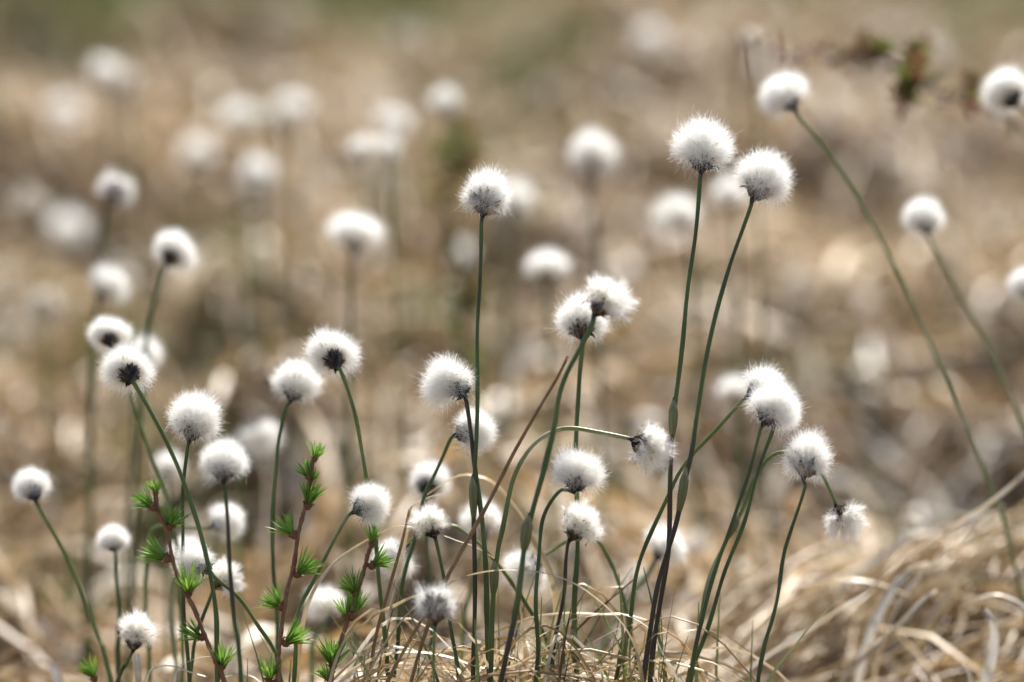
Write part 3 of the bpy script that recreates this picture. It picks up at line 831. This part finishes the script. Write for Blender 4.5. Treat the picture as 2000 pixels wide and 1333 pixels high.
def larch(label, stem, tufts, off, w0=8, w1=11, ground=True):
    """tufts: (root x, y, tip x, y, toward) in pixels"""
    D = FOCUS + off
    k = D * W / 2000
    pts = [px(x, y, D) for x, y in stem]
    if ground:
        g = pts[-1].copy()
        dirn = norm(pts[-1] - pts[-2])
        for _ in range(100):
            if g[2] <= float(gh(g[0], g[1])) - .004:
                break
            g = g + dirn * .004
            dirn = norm(dirn + np.array([0, 0, -.05]))
        pts.append(g)
    o = pts[-1]
    root = empty('larch_shoot', o)
    P = catmull(pts, 90)
    s = np.linspace(0, 1, len(P))
    r = np.random.default_rng(len(label))
    R = k * .5 * (w0 + (w1 - w0) * s) * (1 + .14 * r.normal(0, 1, len(P)))
    V, F = tube(P - o, R, 10)
    V = V + r.normal(0, .00006, V.shape)
    tint = np.clip(.4 + .35 * s + r.normal(0, .1, len(P)), 0, 1)
    # short leaf-scar pegs along the shoot
    pegs = [(V, F, np.repeat(tint, 10))]
    for i in range(4, len(P) - 4, 3):
        a = r.normal(0, 1, 3); a[2] = abs(a[2]) + .5; a = norm(a)
        pv, pf = tube(np.stack([P[i] - o, P[i] - o + a * (R[i] * 1.7)]), [R[i] * .45, R[i] * .25], 6)
        pegs.append((pv, pf, np.full(len(pv), .6)))
    v, f, t = join(pegs)
    link('stem', mesh('stem', v, f, M_larch, attrs={'tint': t}), root)
    for i, (x0, y0, x1, y1, tw) in enumerate(tufts):
        b = px(x0, y0, D)
        # set the tuft against the bark
        j = int(np.argmin(np.linalg.norm(P - b, axis=1)))
        c = px(x1, y1, D + tw * k * math.hypot(x1 - x0, y1 - y0))
        axv = c - b
        L = np.linalg.norm(axv)
        n = link('needle_tuft', TUFTS[(i + len(label)) % 4 if L > 34 * k else 4], root)
        n.location = b - o
        n.rotation_mode = 'QUATERNION'
        n.rotation_quaternion = Vector(norm(axv)).to_track_quat('Z', 'Y') @ Quaternion((0, 0, 1), rnd.uniform(0, 6.28))
        n.scale = (L * rnd.uniform(.85, 1.1), L * rnd.uniform(.85, 1.1), L * rnd.uniform(.9, 1.1))
        bd = link('bud_scales', BUD, n)
        bs = min(1.0, 9 * k / (.17 * L)) if L > 0 else 1
        bd.scale = (bs, bs, bs)
        # the short spur joining tuft and shoot
        if np.linalg.norm(P[j] - b) > 4 * k:
            sv_, sf_ = tube(np.stack([P[j] - o, (P[j] + b) / 2 - o + np.array([0, 0, -.0004]), b - o]), np.array([.8, .75, .85]) * 6 * k, 8)
            link('spur', mesh('spur', sv_, sf_, M_larch, attrs={'tint': np.full(len(sv_), .2)}), root)
    tag(root, label, 'larch shoot', 'young larch shoots among the cotton grass')

larch('larch shoot at left with a reddish stem curving left at its top',
      [(304, 968), (310, 1000), (326, 1038), (335, 1085), (343, 1114), (360, 1155), (378, 1186), (405, 1255), (425, 1300), (438, 1332)],
      [(304, 965, 302, 931, 0), (299, 992, 262, 962, .2), (331, 1029, 352, 984, -.3), (326, 1092, 278, 1068, .1), (368, 1160, 370, 1106, -.5),
       (394, 1246, 344, 1222, -.2), (434, 1302, 438, 1246, -.3)], -.02)
larch('tallest larch shoot, standing upright under the middle pair of cotton heads',
      [(611, 900), (607, 930), (600, 965), (596, 990), (582, 1045), (574, 1106), (562, 1150), (552, 1210), (545, 1274), (543, 1332)],
      [(614, 898, 624, 862, 0), (605, 935, 590, 900, .3), (606, 940, 622, 915, -.2), (601, 988, 615, 942, -.3), (574, 1046, 540, 1006, .1), (581, 1122, 622, 1084, -.3),
       (548, 1186, 508, 1148, .1), (558, 1256, 604, 1222, -.2), (526, 1330, 526, 1282, -.3)], -.01)
larch('larch shoot in the lower middle that leans right, its tip below the cotton head',
      [(725, 1066), (718, 1086), (708, 1125), (695, 1165), (682, 1205), (668, 1245), (655, 1290), (646, 1332)],
      [(726, 1064, 729, 1024, 0), (727, 1106, 768, 1078, -.2), (694, 1158, 672, 1110, -.3), (688, 1204, 704, 1150, .3), (676, 1206, 668, 1166, .2),
       (650, 1302, 650, 1242, -.4), (640, 1325, 622, 1290, .2)], 0)
larch('larch tip barely rising over the frame bottom near the lower left corner',
      [(184, 1325), (186, 1340), (190, 1350)], [(184, 1326, 165, 1284, -.2)], -.05)

# ------------------------------------------------------------------ single dry blades and straws one can count
def blade(label, path, off, w, tint=.6, dend=0.0, cat='dry leaf', name='dry_leaf', group='dry blades arching over the clump base', round_=False, fold=.35, twist=0.0, K=48):
    """path in pixels from one end to the other; w = widths in pixels along it; the last point is taken down to the ground if it stands above it"""
    D = FOCUS + off
    k = D * W / 2000
    n = len(path)
    pts = np.array([px(x, y, D + dend * i / (n - 1)) for i, (x, y) in enumerate(path)])
    # carry the root end (last) down into the ground
    g = pts[-1].copy(); d = norm(pts[-1] - pts[-2]); ext = []
    for i in range(120):
        if g[2] <= float(gh(g[0], g[1])) - .002:
            break
        d = norm(d + np.array([0, 0, -.12]))
        g = g + d * .004
        if i % 4 == 3:
            ext.append(g.copy())
    if np.linalg.norm(g - pts[-1]) > .003:
        ext.append(g)
    pts = np.vstack([pts] + [e[None] for e in ext]) if ext else pts
    o = pts[-1].copy()
    P = catmull(pts, K) - o
    s = np.linspace(0, 1, K)
    wd = np.interp(s, np.linspace(0, 1, len(w)), w) * k
    r = np.random.default_rng(abs(hash(label)) % 1000 if False else sum(map(ord, label)))
    if round_:
        V, F = tube(P, wd * .5 * (1 + .05 * r.normal(0, 1, K)), 8)
        T = np.repeat(np.clip(tint + r.normal(0, .04, K), 0, 1), 8)
    else:
        tg = norm(np.gradient(P, axis=0))
        up_ = np.array([0, -.15, 1.0]) + 0 * tg             # blades lie with their upper face skyward
        a0 = norm(np.cross(tg, up_))
        b0 = np.cross(tg, a0)
        ang = twist * (s - .4) + .3 * np.sin(5 * s + r.uniform(0, 6))
        side = a0 * np.cos(ang)[:, None] + b0 * np.sin(ang)[:, None]
        V, F, C = ribbons(P[None], (wd * .5)[None], side[None], fold=fold)
        T = np.repeat(np.clip(tint + .12 * np.sin(9 * s + r.uniform(0, 6)) + r.normal(0, .05, K), 0, 1), C)
    ob = link(name, mesh(name, V, F, M_straw, attrs={'tint': T}), None, o)
    tag(ob, label, cat, group)
    return ob

blade('broad tan dry blade arching high behind the low middle heads', [(812, 982), (845, 958), (885, 932), (918, 925), (962, 938), (1000, 982), (1031, 1031), (1066, 1098), (1085, 1165), (1082, 1250), (1078, 1325)], .06,
      [3, 14, 20, 18, 15, 13, 14, 17, 16, 10, 6], .6, twist=.8)
blade('short pale torn leaf flap hanging under the high arching blade', [(866, 966), (845, 968), (815, 982), (800, 995), (790, 1060), (770, 1150), (740, 1260), (725, 1330)], .04, [2, 9, 8, 6, 6, 5, 5, 5], .85)
blade('thin pale dry blade arching leftward down from the hanging head', [(812, 1030), (775, 1028), (725, 1050), (670, 1084), (640, 1112), (615, 1148), (597, 1190), (586, 1250), (580, 1325)], .02, [3, 7, 9, 10, 10, 9, 8, 7, 6], .62)
blade('thin yellow dry blade sloping right from the low shaggy head', [(868, 1046), (900, 1058), (925, 1066), (956, 1084), (985, 1108), (1010, 1150), (1022, 1230), (1026, 1320)], .02, [5, 6, 6, 6, 6, 5, 5, 4], .55)
blade('long dry blade in a wide arch from mid clump down to the right', [(874, 1142), (900, 1128), (955, 1115), (1012, 1113), (1075, 1121), (1131, 1144), (1181, 1181), (1219, 1221), (1244, 1269), (1255, 1325)], -.03,
      [3, 6, 7, 8, 9, 11, 11, 10, 9, 8], .6)
blade('golden dry blade looping wide toward the stems at right', [(965, 1234), (1037, 1206), (1106, 1197), (1175, 1199), (1231, 1201), (1287, 1221), (1337, 1258), (1369, 1298), (1389, 1335)], .03, [7, 9, 9, 7, 8, 9, 9, 9, 10], .52)
blade('pinkish dry blade crossing the wide loops and kinking at its right end', [(997, 1281), (1050, 1244), (1112, 1212), (1156, 1202), (1190, 1197), (1219, 1199), (1269, 1228), (1300, 1285), (1337, 1331)], .0, [8, 10, 11, 8, 7, 7, 7, 8, 7], .78)
blade('broad striped dry leaf pointing up right, beside the right larch shoot', [(836, 1157), (800, 1168), (769, 1183), (735, 1198), (705, 1222), (680, 1240), (660, 1275), (645, 1325)], -.01, [4, 14, 16, 13, 10, 8, 7, 6], .66, fold=.2, twist=1.4)
blade('brown edged dry leaf leaning up to the right under the worn brown head', [(826, 1172), (790, 1205), (755, 1250), (728, 1295), (703, 1335)], -.02, [4, 9, 11, 10, 9], .42)
blade('stiff brown straw standing up under the worn brown head', [(838, 1188), (815, 1225), (787, 1275), (757, 1332)], -.03, [6, 8, 8, 7], .36, round_=True)
blade('long bare straw slanting up to the right through the middle, its cut end free', [(1109, 696), (1090, 735), (1012, 869), (950, 990), (871, 1133), (830, 1240), (805, 1325)], -.02, [6, 7, 8, 8, 8, 8, 8], .3, round_=True, name='dry_straw', cat='dry straw')
blade('grey dead straw rising beside the drooping head in the low middle', [(800, 995), (785, 1060), (760, 1150), (735, 1240), (720, 1330)], .01, [5, 7, 7, 7, 7], .34, round_=True, name='dry_straw', cat='dry straw')
blade('thin grey needle straw pointing up right under the hanging blurred head', [(1240, 1130), (1205, 1160), (1160, 1198), (1100, 1258), (1040, 1320)], .04, [3, 5, 5, 5, 5], .2, round_=True, name='dry_straw', cat='dry straw')
blade('shining folded leaf lying low across the clump base', [(1074, 1272), (1040, 1280), (1000, 1300), (940, 1302), (880, 1282), (820, 1272), (760, 1275), (705, 1296), (668, 1325)], .0, [8, 14, 12, 13, 16, 12, 9, 9, 7], .75, fold=.3, twist=1.0)
blade('crumpled torn leaf strip dangling in the low middle', [(783, 1222), (800, 1260), (818, 1292), (836, 1318), (842, 1335)], .01, [5, 15, 11, 14, 8], .78, fold=.15, twist=1.6)
blade('pale grey thin blade looping low at left beside the ragged head', [(416, 1282), (390, 1284), (360, 1296), (345, 1310), (340, 1335)], -.02, [3, 6, 6, 6, 5], .86)
blade('long thin curled leaf low at left crossing the larch stem', [(405, 1322), (370, 1312), (330, 1300), (298, 1306), (280, 1335)], -.03, [4, 7, 8, 7, 5], .9)
blade('broad bleached stalk stub under the ragged bottom left head', [(266, 1278), (268, 1300), (271, 1335)], -.045, [14, 15, 17], .95, round_=True, name='dry_straw', cat='dry straw')
blade('thin rust tipped dark straw standing left of the sheath in the right centre', [(1115, 1190), (1110, 1215), (1100, 1270), (1092, 1330)], -.02, [2, 6, 7, 7], .05, round_=True, name='dry_straw', cat='dry straw')

# dead leaf mat at the foot of the clump
def clump_mat(n, seed, Lr=(.06, .2), Hm=(.022, .016), wr=(.0007, .0020)):
    r = np.random.default_rng(seed)
    K = 12
    t = np.linspace(0, 1, K)[None, :]
    x = r.normal(.0, .055, n) - .005; y = 2.47 + r.normal(0, .035, n)
    a = r.uniform(0, 6.283, n)
    L = r.uniform(*Lr, n); H = np.abs(r.normal(*Hm, n)) + .004
    bend = r.normal(0, .8, n)[:, None] * t
    px_ = x[:, None] + L[:, None] * (t - .3) * np.cos(a[:, None] + bend)
    py_ = y[:, None] + .45 * L[:, None] * (t - .3) * np.sin(a[:, None] + bend)
    pz_ = gh(px_, py_) + H[:, None] * np.sin(np.pi * np.clip(t * 1.05, 0, 1)) + r.uniform(.002, .02, n)[:, None]
    P = np.stack([px_, py_, pz_], -1)
    wd = r.uniform(*wr, n)[:, None] * np.sin(np.pi * (.1 + .85 * t)) ** .5
    sd = np.cross(np.gradient(P, axis=1), r.normal(0, 1, (n, 1, 3)) + np.array([0, 0, 1.2]))
    V, F, C = ribbons(P, wd * .5, sd, fold=.4)
    return V, F, np.repeat(np.clip(r.normal(.55, .22, n), .02, 1), K * C)
v, f, t = join([clump_mat(240, 41), clump_mat(12, 44, (.12, .24), (.032, .014), (.0010, .0022))])
cm = link('leaf_mat', mesh('leaf_mat', v, f, M_straw, attrs={'tint': t}))
tag(cm, 'tangled thin dead leaves at the foot of the near clump', 'grass', kind='stuff')

# ------------------------------------------------------------------ mound of dead straw at lower right
def mound(seed):
    r = np.random.default_rng(seed)
    parts = []
    for n, Lr, wr, tm, K, dirv, bend in ((2300, (.05, .16), (.0008, .0021), .42, 8, 1.1, .9), (1100, (.10, .26), (.0012, .0032), .56, 10, .28, .3), (220, (.04, .09), (.0016, .0035), .72, 10, .8, .9)):
        t = np.linspace(0, 1, K)[None, :]
        x = .25 + r.normal(0, .11, n); y = 2.79 + r.normal(0, .085, n)
        L = r.uniform(*Lr, n)
        a = r.normal(.75, dirv, n)[:, None] + r.normal(0, bend, n)[:, None] * (t - .5)
        st = L[:, None] / (K - 1)
        X_ = x[:, None] + np.cumsum(np.cos(a) * st, 1) - L[:, None] * .5 * np.cos(a); Y_ = y[:, None] + np.cumsum(np.sin(a) * st, 1) - L[:, None] * .5 * np.sin(a)
        Z_ = gh(X_, Y_) + r.uniform(-.004, .014, n)[:, None] + np.abs(r.normal(0, .013, n))[:, None] * 4 * t * (1 - t) + np.clip(r.normal(-.02, .05, n), -.1, .07)[:, None] * L[:, None] * 2 * t
        P = np.stack([X_, Y_, Z_], -1)
        w = r.uniform(*wr, n)[:, None] * np.sin(np.pi * (.1 + .85 * t)) ** .6
        sd = np.cross(np.gradient(P, axis=1), r.normal(0, .8, (n, 1, 3)) + np.array([0, 0, 1.0]))
        V, F, C = ribbons(P, w * .5, sd, fold=.5)
        parts.append((V, F, np.repeat(np.clip(tm + r.normal(0, .2, n), .02, 1), K * C)))
    return join(parts)
v, f, t = mound(51)
o = np.array([.27, 2.84, 0])
mo = link('straw_mound', mesh('straw_mound', v - o, f, M_straw, attrs={'tint': t}), None, o)
tag(mo, 'mound of tangled golden dead straw in the lower right corner', 'grass mound')

GR = 'loose straws lying over the mound at lower right'
def straw(label, path, off, w, tint, dend=0, **kw):
    return blade(label, path, off, w, tint, dend, 'dry straw', 'dry_straw', GR, **kw)
straw('longest pale straw slanting across the mound at lower right up to the right edge', [(2030, 898), (1940, 975), (1800, 1065), (1720, 1130), (1600, 1215), (1520, 1265), (1440, 1320)], .17, [14, 16, 18, 18, 19, 20, 19], .82)
straw('second pale straw below the longest one, on the mound', [(1830, 1150), (1800, 1172), (1760, 1215), (1700, 1270), (1640, 1332)], .15, [13, 15, 14, 12, 12], .82)
straw('thin straw branching above the longest one near the leaning stem', [(1960, 985), (1910, 1025), (1850, 1075), (1800, 1120)], .2, [8, 10, 10, 8], .85)
straw('bleached curled leaf standing white on the mound', [(1925, 1188), (1938, 1205), (1942, 1235), (1938, 1270), (1930, 1300)], .12, [10, 24, 24, 22, 8], 1.0, fold=.5)
straw('pale blunt leaf tip at the bottom of the mound', [(1880, 1298), (1890, 1310), (1900, 1332)], .1, [8, 22, 18], .95, fold=.5)
straw('silvery arched leaf over the right of the mound', [(1880, 1190), (1910, 1168), (1950, 1160), (1990, 1175), (2020, 1200)], .16, [5, 12, 14, 12, 8], .95)
straw('wide yellow blade arching left of the mound', [(1780, 1165), (1720, 1140), (1660, 1130), (1600, 1142), (1530, 1180), (1460, 1240), (1440, 1290)], .2, [6, 14, 16, 16, 14, 12, 10], .5)
straw('white gleaming short blade on the upper mound', [(1815, 1098), (1785, 1105), (1755, 1130), (1740, 1150)], .19, [14, 22, 18, 6], 1.0, fold=.5)
straw('thin brown upright stalk behind the hanging head at right', [(1785, 905), (1770, 965), (1745, 1040), (1715, 1130)], .4, [10, 13, 15, 14], .3)

# ------------------------------------------------------------------ blurred leafy bog shrubs
def leaf_mesh(seed):
    r = np.random.default_rng(seed)
    K = 7
    s = np.linspace(0, 1, K)
    P = np.stack([0 * s, .12 * np.sin(s * 2), s], -1)[None]
    w = np.array([.05, .26, .36, .38, .32, .2, .02])[None]
    V, F, C = ribbons(P, w * .5, np.array([1.0, 0, 0])[None, None].repeat(K, 1), fold=.3)
    return V, F, C, K
def shrub(label, stems, leaves, D, leaf_px, tints, seed, name='leafy_twig', stem_w=7, group=None):
    k = D * W / 2000
    r = np.random.default_rng(seed)
    paths = [np.array([px(x, y, D + dz) for x, y, dz in st]) for st in stems]
    g = paths[0][-1].copy()
    gz = float(gh(g[0], g[1]))
    paths[0] = np.vstack([paths[0], [[g[0] + .01, g[1], gz - .004]]])
    o = paths[0][-1]
    root = empty(name, o)
    allp = []
    parts = []
    for st in paths:
        P = catmull(st, 40)
        allp.append(P)
        V, F = tube(P - o, stem_w * k * .5 * np.linspace(.5, 1.2, 40), 7)
        parts.append((V, F, np.full(len(V), .5)))
    v, f, t = join(parts)
    link('stem', mesh('stem', v, f, M_twig, attrs={'tint': t}), root)
    variants = []
    for ti in tints:
        V, F, C, K = leaf_mesh(0)
        variants.append(mesh('leaf', V, F, M_shrub, attrs={'tint': np.full(len(V), ti)}))
    for i in range(leaves):
        P = allp[i % len(allp)]
        p = P[int(r.uniform(0, .8) * 39)]
        L = leaf_px * k * r.uniform(.7, 1.25)
        lf = link('leaf', variants[int(r.integers(len(variants)))], root)
        lf.location = p - o
        d = norm(np.array([r.normal(0, 1), r.normal(0, .8), r.normal(.5, .7)]))
        lf.rotation_mode = 'QUATERNION'
        lf.rotation_quaternion = Vector(d).to_track_quat('Z', 'Y') @ Quaternion((0, 0, 1), r.uniform(0, 6.28))
        lf.scale = (L, L, L)
    tag(root, label, 'shrub twig', group)
    return root, allp, o, k
rt, ps, o_, k_ = shrub('bog shrub twig with red brown and olive leaves reaching in from the upper right edge',
      [[(1478, 92, .14), (1545, 108, .1), (1600, 95, .08), (1660, 112, .05), (1730, 120, .03), (1780, 150, 0), (1850, 190, 0), (1930, 215, 0), (2010, 265, 0), (2070, 420, .02)],
       [(1690, 92, .06), (1715, 105, .04), (1735, 122, .03)], [(1765, 195, 0), (1775, 170, 0), (1785, 152, 0)], [(1800, 95, .05), (1790, 120, .02), (1785, 150, 0)],
       [(1905, 165, .05), (1900, 190, .02), (1885, 200, 0)]],
      260, FOCUS + .44, 38, (.05, .12, .2, .3, .45, .8, .9, 1.0), 61, stem_w=10)
br = np.random.default_rng(77)
zb = np.linspace(-.5, .5, 7)
BV, BF = tube(np.stack([0 * zb, 0 * zb, zb], -1), np.array([.05, .3, .42, .44, .36, .26, .2]), 9)
bell = mesh('flower_bud', BV, BF, M_bud, attrs={'tint': np.repeat(br.uniform(.3, 1, 7), 9)})
for i in range(12):
    P = ps[0]
    p = P[int(br.uniform(.08, .75) * 39)]
    b = link('flower_bud', bell, rt)
    b.location = p - o_ + np.array([br.normal(0, 6), br.normal(0, 6), -14 + br.normal(0, 6)]) * k_
    s_ = 20 * k_
    b.scale = (s_, s_, s_)
    b.rotation_euler = (br.normal(0, .4), br.normal(0, .4), 0)
shrub('olive and brown leafy bog shrub far behind, left of the tall middle head',
      [[(830, 262, 0), (845, 300, 0), (862, 360, 0)], [(905, 235, .05), (895, 290, .02), (868, 350, 0)], [(930, 300, 0), (900, 330, 0), (866, 356, 0)]],
      120, FOCUS + .75, 42, (.3, .45, .8, .6, 1.0), 62, 'bog_shrub')
shrub('small mustard leaved bog shrub behind the tall middle stem',
      [[(890, 540, 0), (895, 580, 0), (905, 640, 0)], [(930, 560, 0), (915, 600, 0), (906, 634, 0)]],
      80, FOCUS + .65, 36, (.35, .45, .8, .9), 63, 'bog_shrub')

tag_count = len(STALKS)
